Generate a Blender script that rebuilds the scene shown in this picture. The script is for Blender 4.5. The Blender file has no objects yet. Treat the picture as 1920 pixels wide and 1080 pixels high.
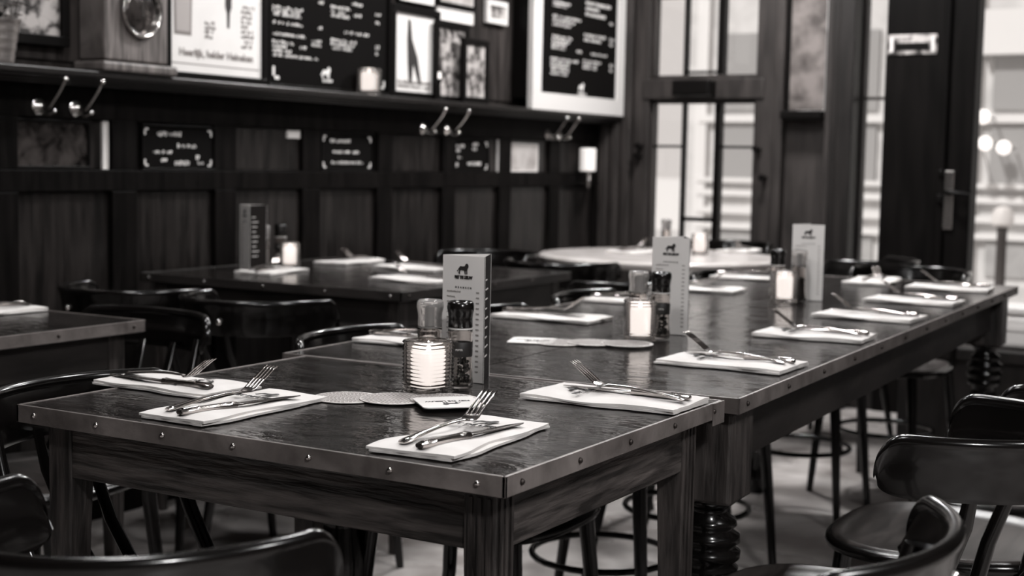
import bpy, math, random
from mathutils import Vector, Matrix, noise
PI = math.pi
random.seed(7)
S = bpy.context.scene
COL = S.collection
R = math.radians

# ------------------------------------------------------------------ camera
cam_d = bpy.data.cameras.new('camera'); cam = bpy.data.objects.new('camera', cam_d); COL.objects.link(cam)
cam_d.sensor_width = 36; cam_d.lens = 50.0; cam_d.clip_start = 0.05; cam_d.clip_end = 300
psi, th, ro = R(30.383), R(5.057), R(1.094)
fwd = Vector((-math.sin(psi)*math.cos(th), math.cos(psi)*math.cos(th), -math.sin(th)))
rgt = Vector((math.cos(psi), math.sin(psi), 0)); upv = rgt.cross(fwd)
r_ = rgt*math.cos(ro)+upv*math.sin(ro); u_ = -rgt*math.sin(ro)+upv*math.cos(ro)
cam.matrix_world = Matrix(((r_.x, u_.x, -fwd.x, 0), (r_.y, u_.y, -fwd.y, 0), (r_.z, u_.z, -fwd.z, 1.1275), (0, 0, 0, 1)))
cam_d.dof.use_dof = True; cam_d.dof.focus_distance = 2.02; cam_d.dof.aperture_fstop = 5.0
S.camera = cam

# ------------------------------------------------------------------ world, sun, lamps, exposure
W = bpy.data.worlds.new('overcast_sky'); S.world = W; W.use_nodes = True
bg = W.node_tree.nodes['Background']; bg.inputs[0].default_value = (.76, .717, .697, 1); bg.inputs[1].default_value = 1.0
sun_d = bpy.data.lights.new('sun', 'SUN'); sun_d.energy = 3.0; sun_d.angle = .05; sun_d.color = (1, .995, .99)
sun = bpy.data.objects.new('sun', sun_d); COL.objects.link(sun); sun.rotation_euler = (R(48), 0, R(-18))

def lamp(x, y, z, p, size, name='ceiling_lamp_light', tilt=(0, 0)):
    d = bpy.data.lights.new(name, 'AREA'); d.shape = 'DISK'; d.size = size; d.energy = p; d.color = (1, .99, .985)
    o = bpy.data.objects.new(name, d); COL.objects.link(o); o.location = (x, y, z); o.rotation_euler = (tilt[0], tilt[1], 0)
    return o
lamp(-1.25, 1.2, 2.75, 18, .4)
lamp(-1.3, 2.9, 2.75, 19, .4)
lamp(-1.35, 4.6, 2.75, 26, .4)
lamp(-2.5, 2.3, 2.75, 12, .3)
lamp(-2.4, 4.1, 2.75, 30, .3)
lamp(-2.2, 5.7, 2.75, 58, .3)
lamp(.9, 2.0, 2.6, 30, .4)
lamp(.9, .1, 2.3, 72, .3)
vs = S.view_settings
vs.view_transform = 'Standard'; vs.look = 'None'; vs.gamma = 1.0; vs.exposure = 0.0; vs.use_curve_mapping = False
S.cycles.use_denoising = True
S.cycles.max_bounces = 12; S.cycles.transparent_max_bounces = 16; S.cycles.transmission_bounces = 10
S.cycles.caustics_reflective = False; S.cycles.caustics_refractive = False
S.cycles.sample_clamp_indirect = 4.0

# ------------------------------------------------------------------ materials
NEUTRAL = False   # true while the daylight-grey street materials are made
def tint(v):
    if NEUTRAL: return (v, v*.985, v*.975, 1)
    k = max(0, min(1, v/.7))
    return (v, v*(.85+.11*k), v*(.80+.135*k), 1)

def mat(name, v, rough=.5, metal=0, spec=.5, coat=0, v2=None, scale=8, stretch=(1, 1, 1), detail=4, bump=0, bscale=40,
        bstretch=None, rrange=None, contrast=(.35, .65), coat_rough=.08, emit=0, sss=0):
    m = bpy.data.materials.new(name); m.use_nodes = True
    nt = m.node_tree; b = nt.nodes['Principled BSDF']
    b.inputs['Base Color'].default_value = tint(v); b.inputs['Roughness'].default_value = rough
    b.inputs['Metallic'].default_value = metal; b.inputs['Specular IOR Level'].default_value = spec
    b.inputs['Coat Weight'].default_value = coat; b.inputs['Coat Roughness'].default_value = coat_rough
    if emit:
        b.inputs['Emission Color'].default_value = (1, .93, .89, 1); b.inputs['Emission Strength'].default_value = emit
    if v2 is not None or bump or rrange:
        tc = nt.nodes.new('ShaderNodeTexCoord')
        def nz(sc, st, det=4, dist=0):
            mp = nt.nodes.new('ShaderNodeMapping'); mp.inputs['Scale'].default_value = st
            n = nt.nodes.new('ShaderNodeTexNoise'); n.inputs['Scale'].default_value = sc; n.inputs['Detail'].default_value = det
            n.inputs['Distortion'].default_value = dist
            nt.links.new(tc.outputs['Object'], mp.inputs[0]); nt.links.new(mp.outputs[0], n.inputs['Vector'])
            return n
        if v2 is not None:
            n = nz(scale, stretch, detail, .4); cr = nt.nodes.new('ShaderNodeValToRGB')
            cr.color_ramp.elements[0].position = contrast[0]; cr.color_ramp.elements[1].position = contrast[1]
            cr.color_ramp.elements[0].color = tint(v); cr.color_ramp.elements[1].color = tint(v2)
            nt.links.new(n.outputs[0], cr.inputs[0]); nt.links.new(cr.outputs[0], b.inputs['Base Color'])
        if rrange:
            n = nz(scale*.7, stretch, 5); mr = nt.nodes.new('ShaderNodeMapRange')
            mr.inputs[1].default_value = .35; mr.inputs[2].default_value = .65; mr.inputs[3].default_value = rrange[0]; mr.inputs[4].default_value = rrange[1]
            nt.links.new(n.outputs[0], mr.inputs[0]); nt.links.new(mr.outputs[0], b.inputs['Roughness'])
        if bump:
            n = nz(bscale, bstretch or stretch, 3); bp = nt.nodes.new('ShaderNodeBump'); bp.inputs['Strength'].default_value = bump
            bp.inputs['Distance'].default_value = .01
            nt.links.new(n.outputs[0], bp.inputs['Height']); nt.links.new(bp.outputs[0], b.inputs['Normal'])
    return m

def glass(name, ior=1.45, rough=0.0, v=.95):
    m = bpy.data.materials.new(name); m.use_nodes = True; b = m.node_tree.nodes['Principled BSDF']
    b.inputs['Base Color'].default_value = tint(v); b.inputs['Roughness'].default_value = rough
    b.inputs['Transmission Weight'].default_value = 1; b.inputs['IOR'].default_value = ior
    return m

def thin_glass(name, haze=0.0):
    m = bpy.data.materials.new(name); m.use_nodes = True; nt = m.node_tree; nt.nodes.remove(nt.nodes['Principled BSDF'])
    out = nt.nodes['Material Output']; t = nt.nodes.new('ShaderNodeBsdfTransparent'); g = nt.nodes.new('ShaderNodeBsdfGlossy')
    t.inputs[0].default_value = (.96, .95, .94, 1); g.inputs['Roughness'].default_value = .02
    fr = nt.nodes.new('ShaderNodeFresnel'); fr.inputs[0].default_value = 1.3
    mx = nt.nodes.new('ShaderNodeMixShader')
    nt.links.new(fr.outputs[0], mx.inputs[0]); nt.links.new(t.outputs[0], mx.inputs[1]); nt.links.new(g.outputs[0], mx.inputs[2])
    nt.links.new(mx.outputs[0], out.inputs[0])
    return m

M = {}
M['table'] = mat('dark_table_varnish', .007, .2, v2=.022, scale=9, stretch=(1.5, 4, 1), detail=8, bump=.15, bscale=9, bstretch=(3, 7, 1), rrange=(.08, .2), spec=1.0)
M['apron'] = mat('worn_brown_wood', .014, .42, v2=.10, scale=9, stretch=(1, 1, 9), detail=8, bump=.5, bscale=14, bstretch=(1, 1, 9), contrast=(.38, .72))
M['apron_y'] = M['apron']
M['leg'] = mat('worn_leg_wood', .012, .42, v2=.06, scale=10, stretch=(6, 6, .8), detail=8, bump=.4, bscale=16, bstretch=(6, 6, .8))
M['apron_dark'] = mat('dark_apron_wood', .012, .5, v2=.03, scale=5, stretch=(1, 1, 3), detail=6, bump=.15, bscale=20)
M['edging'] = mat('worn_metal_edging', .09, .4, metal=.25, v2=.24, scale=14, stretch=(1, 1, 1), detail=8, bump=.12, bscale=60, contrast=(.3, .7))
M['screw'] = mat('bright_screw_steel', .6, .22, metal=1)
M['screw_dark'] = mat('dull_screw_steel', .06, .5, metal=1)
M['chair'] = mat('black_lacquered_bentwood', .0035, .2, spec=.32, coat=.25, coat_rough=.08)
M['seat'] = mat('dark_brown_seat_wood', .022, .3, v2=.06, scale=7, stretch=(1, 6, 1), spec=.5, contrast=(.4, .75))
M['wallwood'] = mat('dark_wainscot_wood', .003, .5, v2=.0075, scale=6, stretch=(1, 5, .7), detail=6, bump=.1, bscale=20, spec=.05)
M['panel'] = mat('dark_panel_wood', .005, .3, v2=.022, scale=5, stretch=(1, 7, .8), detail=6, bump=.18, bscale=8, spec=.3)
M['upperwall'] = mat('brown_upper_wall_boards', .014, .5, v2=.05, scale=4, stretch=(1, 5, .7), detail=6, spec=.15)
M['shelf'] = mat('polished_shelf_wood', .008, .34, v2=.018, scale=6, stretch=(1, .5, 1), spec=.45)
M['framewood'] = mat('grey_brown_window_wood', .02, .5, v2=.045, scale=5, stretch=(4, 4, .6), detail=5, spec=.3)
M['doorwood'] = mat('black_door_wood', .003, .5, v2=.006, scale=5, stretch=(4, 4, .5), spec=.06)
M['postwood'] = mat('dark_post_wood', .008, .45, v2=.018, scale=5, stretch=(4, 4, .5), spec=.3)
M['floor'] = mat('worn_floor_screed', .2, .3, v2=.55, scale=3.5, stretch=(1, 1, 1), detail=8, bump=.12, bscale=10, rrange=(.22, .5), contrast=(.33, .62))
M['plaster'] = mat('smoke_brown_plaster', .09, .8)
M['napkin'] = mat('white_napkin_cotton', .64, .9, v2=.70, scale=20, bump=.06, bscale=90)
M['print'] = mat('black_print', .02, .7)
M['printgrey'] = mat('grey_print', .22, .7)
M['printlight'] = mat('pale_print', .72, .7)
M['cutlery'] = mat('polished_cutlery_steel', .52, .16, metal=1, bump=.05, bscale=50)
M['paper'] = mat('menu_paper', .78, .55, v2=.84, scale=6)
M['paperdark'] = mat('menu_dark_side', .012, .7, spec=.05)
M['board'] = mat('coaster_board', .5, .7, v2=.6, scale=60)
M['boardline'] = mat('coaster_relief', .17, .8)
M['coaster'] = mat('white_coaster_board', .7, .7)
M['glass'] = glass('clear_glass')
M['frost'] = mat('candle_wax', .8, .5, emit=1.05)  # candlelight glow put into the wax itself as emission
M['flame'] = mat('candle_flame', .9, .5, emit=3)
M['plastic'] = mat('black_grinder_plastic', .006, .18, spec=.6)
M['candleglass'] = glass('ribbed_candle_glass', 1.4, .06, .98)
M['clearplastic'] = glass('clear_grinder_plastic', 1.3, .15, .95)
M['clearplastic'].node_tree.nodes['Principled BSDF'].inputs['Transmission Weight'].default_value = .8
M['label'] = mat('black_label', .01, .5)
M['pepper'] = mat('peppercorn', .02, .6)
M['salt'] = mat('salt_crystals', .72, .6)
M['pane'] = thin_glass('window_pane_glass')
M['frosted'] = mat('mottled_pane', .07, .35, v2=.2, scale=12, detail=6)
M['black'] = mat('black_frame_lacquer', .004, .4, spec=.12)
M['slate'] = mat('chalkboard_slate', .004, .8, spec=.06)
M['chalk'] = mat('chalk_white', .85, .9)
M['whiteframe'] = mat('white_painted_frame', .72, .5)
M['photo'] = mat('mottled_print', .03, .5, v2=.5, scale=22, detail=3, contrast=(.42, .6))
M['photopale'] = mat('pale_mottled_print', .55, .5, v2=.35, scale=14, detail=3, contrast=(.45, .7))
M['brass'] = mat('worn_brass', .75, .2, metal=1)
M['zinc'] = mat('zinc_bucket', .42, .34, metal=.9, v2=.55, scale=30, stretch=(1, 1, 8))
M['petal'] = mat('white_petals', .62, .8)
M['leaf'] = mat('dark_leaf', .035, .6)
M['clockwood'] = mat('oak_clock_case', .06, .45, v2=.22, scale=10, stretch=(1, 7, .6), detail=6)
M['dial'] = mat('dark_clock_dial', .015, .15, metal=.6, v2=.15, scale=20, spec=.9)
M['white'] = mat('white_enamel', .74, .4)
M['shade'] = mat('lit_sconce_shade', .75, .6, emit=.35)
NEUTRAL = True
M['facade'] = mat('pale_facade_brick', .56, .85, v2=.68, scale=4)
M['facade2'] = mat('grey_plinth_stone', .34, .85, v2=.42, scale=6)
M['street'] = mat('street_paving', .5, .9, v2=.6, scale=2)
M['shopglass'] = mat('shop_glass', .34, .2, spec=.6)
M['bulb'] = mat('lit_street_globe', .9, .5, emit=1.2)
M['outwhite'] = mat('street_white_paint', .74, .5)
NEUTRAL = False
M['bollard'] = mat('dark_iron', .05, .5)

# ------------------------------------------------------------------ mesh builder
class MB:
    def __init__(s): s.v = []; s.f = []
    def add(s, vs, fs):
        n = len(s.v); s.v += [tuple(p) for p in vs]; s.f += [tuple(i+n for i in f) for f in fs]; return s
    def box(s, x0, x1, y0, y1, z0, z1):
        v = [(x, y, z) for z in (z0, z1) for y in (y0, y1) for x in (x0, x1)]
        return s.add(v, [(0, 2, 3, 1), (4, 5, 7, 6), (0, 1, 5, 4), (2, 6, 7, 3), (0, 4, 6, 2), (1, 3, 7, 5)])
    def prism(s, poly, z0, z1, M4=None):
        n = len(poly); v = [Vector((p[0], p[1], z0)) for p in poly]+[Vector((p[0], p[1], z1)) for p in poly]
        if M4 is not None: v = [M4 @ p for p in v]
        f = [tuple(range(n-1, -1, -1)), tuple(range(n, 2*n))]+[(i, (i+1) % n, n+(i+1) % n, n+i) for i in range(n)]
        return s.add(v, f)
    def lathe(s, prof, n=24, c=(0, 0), cap=True, sq=0):
        # prof: (r, z) from bottom to top; sq > 0 squares the outline
        rings = []
        for r, z in prof:
            ring = []
            for i in range(n):
                a = 2*PI*i/n; k = 1
                if sq: k = (abs(math.cos(a))**sq+abs(math.sin(a))**sq)**(-1/sq)
                ring.append((c[0]+r*k*math.cos(a), c[1]+r*k*math.sin(a), z))
            rings.append(ring)
        v = [p for q in rings for p in q]; f = []
        for j in range(len(prof)-1):
            for i in range(n):
                a, b = j*n+i, j*n+(i+1) % n; f.append((a, b, b+n, a+n))
        if cap:
            f.append(tuple(range(n-1, -1, -1))); k = (len(prof)-1)*n; f.append(tuple(range(k, k+n)))
        return s.add(v, f)
    def tube(s, path, rad, n=10, flat=1.0, closed=False):
        path = [Vector(p) for p in path]; m = len(path)
        if not hasattr(rad, '__len__'): rad = [rad]*m
        v = []; prev = None
        for i, p in enumerate(path):
            if closed: t = path[(i+1) % m]-path[i-1]
            else: t = path[min(i+1, m-1)]-path[max(i-1, 0)]
            t.normalize()
            if prev is None:
                a = Vector((0, 0, 1)) if abs(t.z) < .9 else Vector((1, 0, 0)); nx = t.cross(a).normalized()
            else: nx = (prev-t*prev.dot(t)).normalized()
            prev = nx; ny = t.cross(nx)
            for k in range(n):
                a = 2*PI*k/n; v.append(p+nx*math.cos(a)*rad[i]+ny*math.sin(a)*rad[i]*flat)
        f = []
        for j in range(m if closed else m-1):
            for k in range(n):
                a, b = j*n+k, j*n+(k+1) % n; c2, d = ((j+1) % m)*n+k, ((j+1) % m)*n+(k+1) % n
                f.append((a, b, d, c2))
        if not closed: f += [tuple(range(n-1, -1, -1)), tuple(range((m-1)*n, m*n))]
        return s.add(v, f)
    def sweep(s, frames, sect):
        # frames: list of (origin, out, up); sect(i) -> list of (a, b)
        v = []; n = None
        for i, (o, a, b) in enumerate(frames):
            q = sect(i); n = len(q); v += [o+a*x+b*y for x, y in q]
        m = len(frames); f = []
        for j in range(m-1):
            for k in range(n):
                f.append((j*n+k, j*n+(k+1) % n, (j+1)*n+(k+1) % n, (j+1)*n+k))
        f += [tuple(range(n-1, -1, -1)), tuple(range((m-1)*n, m*n))]
        return s.add(v, f)
    def ball(s, c, r, n=10, m=7, sz=1):
        c = Vector(c); prof = [(max(1e-4, r*math.sin(PI*j/m)), c.z-r*sz*math.cos(PI*j/m)) for j in range(m+1)]
        return s.lathe(prof, n, (c.x, c.y))
    def xform(s, M4): s.v = [tuple(M4 @ Vector(p)) for p in s.v]; return s
    def build(s, name, m, parent=None, smooth=False, bevel=0, seg=2):
        me = bpy.data.meshes.new(name); me.from_pydata(s.v, [], s.f); me.materials.append(m)
        import bmesh
        bm = bmesh.new(); bm.from_mesh(me); bmesh.ops.recalc_face_normals(bm, faces=bm.faces); bm.to_mesh(me); bm.free()
        if smooth:
            for p in me.polygons: p.use_smooth = True
            if smooth != 'all': me.set_sharp_from_angle(angle=R(40))
        o = bpy.data.objects.new(name, me); COL.objects.link(o)
        if parent is not None: o.parent = parent
        if bevel:
            b = o.modifiers.new('bevel', 'BEVEL'); b.width = bevel; b.segments = seg; b.limit_method = 'ANGLE'
        return o

def empty(name, loc=(0, 0, 0), rz=0, label=None, cat=None, group=None):
    o = bpy.data.objects.new(name, None); COL.objects.link(o); o.location = loc; o.rotation_euler = (0, 0, rz); o.empty_display_size = .05
    return tag(o, label, cat, group)
def tag(o, label=None, cat=None, group=None, kind=None):
    if label: o['label'] = label
    if cat: o['category'] = cat
    if group: o['group'] = group
    if kind: o['kind'] = kind
    return o
def struct(o): o['kind'] = 'structure'; return o
def kids(o): return [c for c in bpy.data.objects if c.parent == o]
KID = {}
def freeze(o):
    KID[o.name] = [(c, [g for g in bpy.data.objects if g.parent == c]) for c in bpy.data.objects if c.parent == o]
    return o
def dup(root, loc, rz, label, group=None, sc=None):
    r = root.copy(); COL.objects.link(r); r.location = loc; r.rotation_euler = (0, 0, rz)
    if sc: r.scale = sc
    r['label'] = label
    if group: r['group'] = group
    for c, gs in KID[root.name]:
        d = c.copy(); COL.objects.link(d); d.parent = r
        for g in gs:
            h = g.copy(); COL.objects.link(h); h.parent = d
    return r
USED = set()
def place(proto, loc, rz, label, group=None, sc=None):
    if proto.name in USED: return dup(proto, loc, rz, label, group, sc)
    USED.add(proto.name); proto.location = loc; proto.rotation_euler = (0, 0, rz); proto['label'] = label
    if sc: proto.scale = sc
    if group: proto['group'] = group
    return proto
TM = {}
def text(name, s, size, m, parent, loc, rot=(0, 0, 0), align='CENTER', ext=.0003, xs=1.0, bold=0, sp=1.0):
    key = (s, size, m.name, bold, sp)
    if key not in TM:
        c = bpy.data.curves.new(name, 'FONT'); c.body = s; c.size = size; c.align_x = align; c.align_y = 'CENTER'; c.extrude = ext
        c.offset = bold; c.space_character = sp; c.resolution_u = 3; c.materials.append(m)
        o = bpy.data.objects.new('writing', c); COL.objects.link(o)
        me = bpy.data.meshes.new_from_object(o.evaluated_get(bpy.context.evaluated_depsgraph_get())); me.name = name
        bpy.data.objects.remove(o); bpy.data.curves.remove(c); TM[key] = me
    o = bpy.data.objects.new(name, TM[key]); COL.objects.link(o); o.parent = parent; o.location = loc; o.rotation_euler = rot; o.scale = (xs, 1, 1)
    return o

# ================================================================== SETTING
YW = 6.6     # far wall
XW = -3.3    # left wall
struct(MB().box(-3.6, 2.8, -2.8, YW+.1, -.1, 0).build('floor', M['floor']))
struct(MB().box(-3.6, 2.8, -2.8, YW+.25, 3.0, 3.25).build('ceiling', M['plaster']))
struct(MB().box(2.6, 2.8, -2.8, YW+.2, 0, 3.0).build('wall_right', M['plaster']))
struct(MB().box(-3.6, 2.8, -2.8, -2.6, 0, 3.0).build('wall_near', M['plaster']))
# left wall: core, wainscot stiles, rails and panels
wl = struct(MB().box(-3.6, XW-.03, -2.6, YW+.2, 0, 3.0).build('wall_left', M['upperwall']))
P0, PP, PW = 1.42, .465, .36
rails = [(-.0, .16), (1.015, 1.08), (1.232, 1.335)]
for z0, z1 in rails:
    MB().box(XW-.03, XW, -2.6, YW, z0, z1).build('rail', M['wallwood'], wl, bevel=.003)
k = 0; y = P0-3*PP
ys = []
while y < 6.35:
    ys.append(y); y += PP
for i, y in enumerate(ys):
    y0 = y+PW; y1 = min(y+PP, YW-.03) if i < len(ys)-1 else YW
    for z0, z1 in ((.16, 1.015), (1.08, 1.232)):
        MB().box(XW-.03, XW-.001, y0, y1, z0, z1).build('stile', M['wallwood'], wl, bevel=.003)
        b = MB().box(XW-.03, XW-.018, y, y+PW, z0, z1)
        b.build('panel', M['panel'], wl, bevel=.004)
MB().box(XW-.03, XW, -2.6, ys[0], .16, 1.232).build('panel', M['panel'], wl)
# boards above the shelf
y = -2.6
while y < YW-.02:
    y1 = min(y+.31, YW)
    MB().box(XW-.03, XW-.022+.003*random.random(), y+.002, y1-.002, 1.40, 2.6).build('board', M['upperwall'], wl, bevel=.003)
    y = y1
# shelf
sh = MB().box(XW-.03, -3.2, -2.6, YW-.01, 1.352, 1.372).build('shelf', M['shelf'], wl, bevel=.004)
for k in range(3):
    MB().box(-3.222-k*.016, -3.208-k*.016, -2.6, YW-.01, 1.344-k*.008, 1.353-k*.008).build('moulding', M['shelf'], wl, bevel=.003)
struct(MB().box(XW, XW+.02, -2.6, YW, 0, .12).build('baseboard_left', M['wallwood'], bevel=.004))

# far wall of wooden posts, windows and door
wf = struct(MB().box(-3.6, 2.8, YW-.02, YW+.2, 1.98, 3.0).build('wall_far', M['framewood']))
def fb(name, x0, x1, z0, z1, y0=-.05, y1=.08, m='framewood', parent=None, bev=.006):
    return MB().box(x0, x1, YW+y0, YW+y1, z0, z1).build(name, M[m], parent or wf, bevel=bev)
for x0, x1, d in ((-3.33, -3.26, .12), (-3.255, -3.215, .09), (-3.21, -3.16, .06), (-3.155, -3.07, .04)):
    fb('post', x0, x1, 0, 1.98, -d, .08)
fb('rail', -3.10, -2.46, 1.455, 1.555)
fb('plinth_board', -3.10, -2.46, 0, .62)
fb('post', -2.505, -2.39, 0, 1.98, -.04)
fb('post', -2.40, -2.355, 0, 1.98, -.07)
fb('panel', -2.355, -2.14, 0, 1.36, -.02)
fb('post', -2.15, -2.11, 0, 1.98, -.07)
fb('post', -2.11, -2.075, 0, 1.98, -.11, m='postwood')
fb('post', -2.07, -1.995, 0, 1.98, -.14, m='postwood')
fb('plinth_board', -1.995, -1.87, 0, .64, m='postwood')
fb('post', -.62, -.5, 0, 1.98, -.1, m='postwood')
fb('panel', -.5, 2.8, 0, 1.98, -.02, m='postwood')

def window(name, x0, x1, z0, z1, cols, rows, bar=.018, m='black', depth=.03):
    w = struct(empty(name, ((x0+x1)/2, YW+.02, z0)))
    cx = (x0+x1)/2
    f = MB()
    f.box(x0-cx, x1-cx, -depth, depth, 0, .02).box(x0-cx, x1-cx, -depth, depth, z1-z0-.02, z1-z0)
    f.box(x0-cx, x0-cx+.015, -depth, depth, .02, z1-z0-.02).box(x1-cx-.015, x1-cx, -depth, depth, .02, z1-z0-.02)
    f.build('window_frame', M['framewood'], w, bevel=.003)
    for c, bw in cols: MB().box(c-cx-bw/2, c-cx+bw/2, -depth*.8, depth*.8, .02, z1-z0-.02).build('mullion', M[m], w)
    for a, b_, r, bh in rows: MB().box(a-cx, b_-cx, -depth*.7, depth*.7, r-z0-bh/2, r-z0+bh/2).build('glazing_bar', M[m], w)
    edges = [x0]+[c for c, _ in cols]+[x1]
    for a, b_ in zip(edges, edges[1:]):
        cuts = sorted([z0]+[r for p, q, r, _ in rows if p <= (a+b_)/2 <= q]+[z1])
        for u, v in zip(cuts, cuts[1:]):
            MB().box(a-cx, b_-cx, -.002, .002, u-z0, v-z0).build('pane', M['pane'], w)
    return w
window('window_1', -3.07, -2.505, .62, 1.455, [(-2.895, .012), (-2.71, .032)], [(-3.07, -2.895, 1.222, .012), (-2.71, -2.505, 1.222, .012), (-2.895, -2.71, .86, .02)])
window('window_2', -3.07, -2.485, 1.555, 1.98, [(-2.895, .014), (-2.705, .034)], [(-2.895, -2.705, 1.59, .012)])
window('window_3', -1.995, -1.872, .64, 1.98, [], [(-1.995, -1.872, 1.455, .014)], m='framewood')
mp = MB().box(-2.335, -2.165, YW-.035, YW-.03, 1.40, 1.97).build('mottled_pane', M['frosted'], wf)
fb('ledge', -2.35, -2.15, 1.355, 1.395, -.12, m='black')
fb('glazing_bar', -2.352, -2.335, 1.39, 1.98, -.05, m='black')
# dark door leaf and glazed leaf
d1 = struct(empty('door_1', (-1.73, YW, 0)))
def db(name, x0, x1, z0, z1, y0=-.05, y1=.05, m='doorwood', p=None, bev=.005):
    return MB().box(x0+1.73, x1+1.73, y0, y1, z0, z1).build(name, M[m], p or d1, bevel=bev)
db('door_leaf', -1.872, -1.605, 0, 1.98, -.06)
db('door_post', -1.605, -1.575, 0, 1.98, -.1)
st = db('door_stile', -1.575, -1.462, 0, 1.98, -.08, m='doorwood')
db('door_rail', -1.462, -.62, 0, .36)
db('door_rail', -1.462, -.62, 1.955, 1.98)
MB().box(-1.462+1.73, -.62+1.73, -.003, .003, .36, 1.955).build('pane', M['pane'], d1)
hp = MB().box(.152, .198, -.092, -.08, .862, 1.128).build('handle_plate', M['brass'], d1, bevel=.005)
lv = MB().tube([(.175, -.09, 1.028), (.175, -.135, 1.03), (.19, -.14, 1.03), (.255, -.14, 1.024), (.285, -.138, 1.018)], [.011, .011, .012, .012, .008], 10).build('door_lever', M['black'], d1, smooth=True)
db('latch', -1.60, -1.578, .98, 1.02, -.12, -.1, 'black'); db('hinge', -1.60, -1.58, 1.10, 1.13, -.115, -.1, 'black')
sp = MB().box(-.135, .09, -.068, -.06, 1.648, 1.738).build('notice_plate', M['photo'], d1, bevel=.003)
for a in ((-.12, -.108), (.066, .078)):
    MB().box(a[0], a[1], -.072, -.068, 1.66, 1.726).build('plate_rim', M['chalk'], d1)
MB().box(-.10, .055, -.072, -.068, 1.668, 1.70).build('plate_print', M['black'], d1)
# hardware on the window posts
clo = MB().box(-2.90, -2.70, YW-.15, YW-.05, 1.468, 1.545).build('window_closer', M['black'], bevel=.01); clo.data.name = 'window_closer'
tag(clo, 'black box-shaped closer on the rail between the upper and lower window panes', 'window closer')
for i, (x, z, lb) in enumerate(((-3.10, 1.22, 'black window catch left of the lower panes'), (-3.105, 1.17, 'small black hinge just below the catch left of the lower panes'),
                                (-2.475, 1.21, 'black window catch right of the lower panes'), (-2.44, 1.075, 'round black knob on the post right of the window'))):
    y0 = YW-.04-(.0 if i > 1 else .005)
    o = MB().tube([(x, y0, z), (x, y0-.04, z), (x, y0-.055, z)], [.012, .012, .017], 10).build('window_catch', M['black'], smooth=True)
    tag(o, lb, 'window catch')

# ------------------------------------------------------------------ outside
struct(MB().box(-45, 40, YW+.2, 60, -.15, -.05).build('street', M['street']))
fa = tag(empty('pale_building', (-2.6, 15, -.05)), 'pale building across the street with white stone bands', 'building')
def ab(name, x0, x1, z0, z1, y0=0, y1=.3, m='facade'): return MB().box(x0+2.6, x1+2.6, y0, y1, z0+.05, z1+.05).build(name, M[m], fa)
ab('wall', -6.58, 6, -.05, 9, .1, 6)
for z, h in ((.43, .06), (.60, .07), (.80, .07), (.95, .05), (1.62, .08)):
    ab('stone_band', -6.4, 6, z, z+h, 0, .12, 'outwhite')
for x0 in (-6.45, -5.4, -4.3, -3.45, -2.6, -1.5):
    ab('pilaster', x0, x0+.14, -.05, 3.2, .02, .12, 'outwhite')
for x0 in (-6.2, -5.1, -4.05, -3.2, -2.35):
    ab('shop_window', x0, x0+.72, 1.0, 1.58, .06, .12, 'shopglass'); ab('shop_window', x0, x0+.72, 1.75, 2.6, .06, .12, 'shopglass')
    ab('plinth_panel', x0, x0+.72, .05, .4, .06, .12, 'facade2')
ab('sign_panel', -3.3, -2.2, 2.3, 2.75, -.1, .06, 'outwhite')
nb = tag(MB().box(-30, -6.6, 0, 5, 0, 0.9).build('garden_wall', M['outwhite']), 'low white wall beyond the leftmost window panes', 'wall'); nb.location = (0, 24, -.05)
for i, (x, z) in enumerate(((-3.16, 1.66), (-3.13, 1.4), (-3.3, 1.41), (-2.95, 1.36))):
    o = empty('globe_lamp', (x, 14.5, z)); tag(o, ['upper white globe lamp behind the glazed door', 'white globe lamp under the upper one behind the glazed door', 'white globe lamp left of the lower pair behind the glazed door', 'white globe lamp right of the lower pair behind the glazed door'][i], 'lamp', 'globe lamps across the street')
    MB().ball((0, 0, 0), .07).build('globe', M['bulb'], o, smooth='all'); MB().tube([(0, .03, 0), (0, .5, 0)], .012, 6).build('bracket', M['bollard'], o)
bo = tag(empty('bollard', (-2.14, 10.6, -.05)), 'dark street bollard with a white domed cap outside the glazed door', 'bollard')
MB().lathe([(.07, 0), (.07, .1), (.04, .14), (.036, .75), (.045, .78)], 14).build('post', M['bollard'], bo, smooth=True)
MB().lathe([(.055, .78), (.078, .80), (.078, .86), (.06, .91), (.02, .93)], 14).build('cap', M['white'], bo, smooth=True)

# ================================================================== TABLES
def rivets(par, pts, m): 
    for p, r in pts:
        MB().ball(p, .0042, 8, 5).build('screw', m, par, smooth='all')

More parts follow.
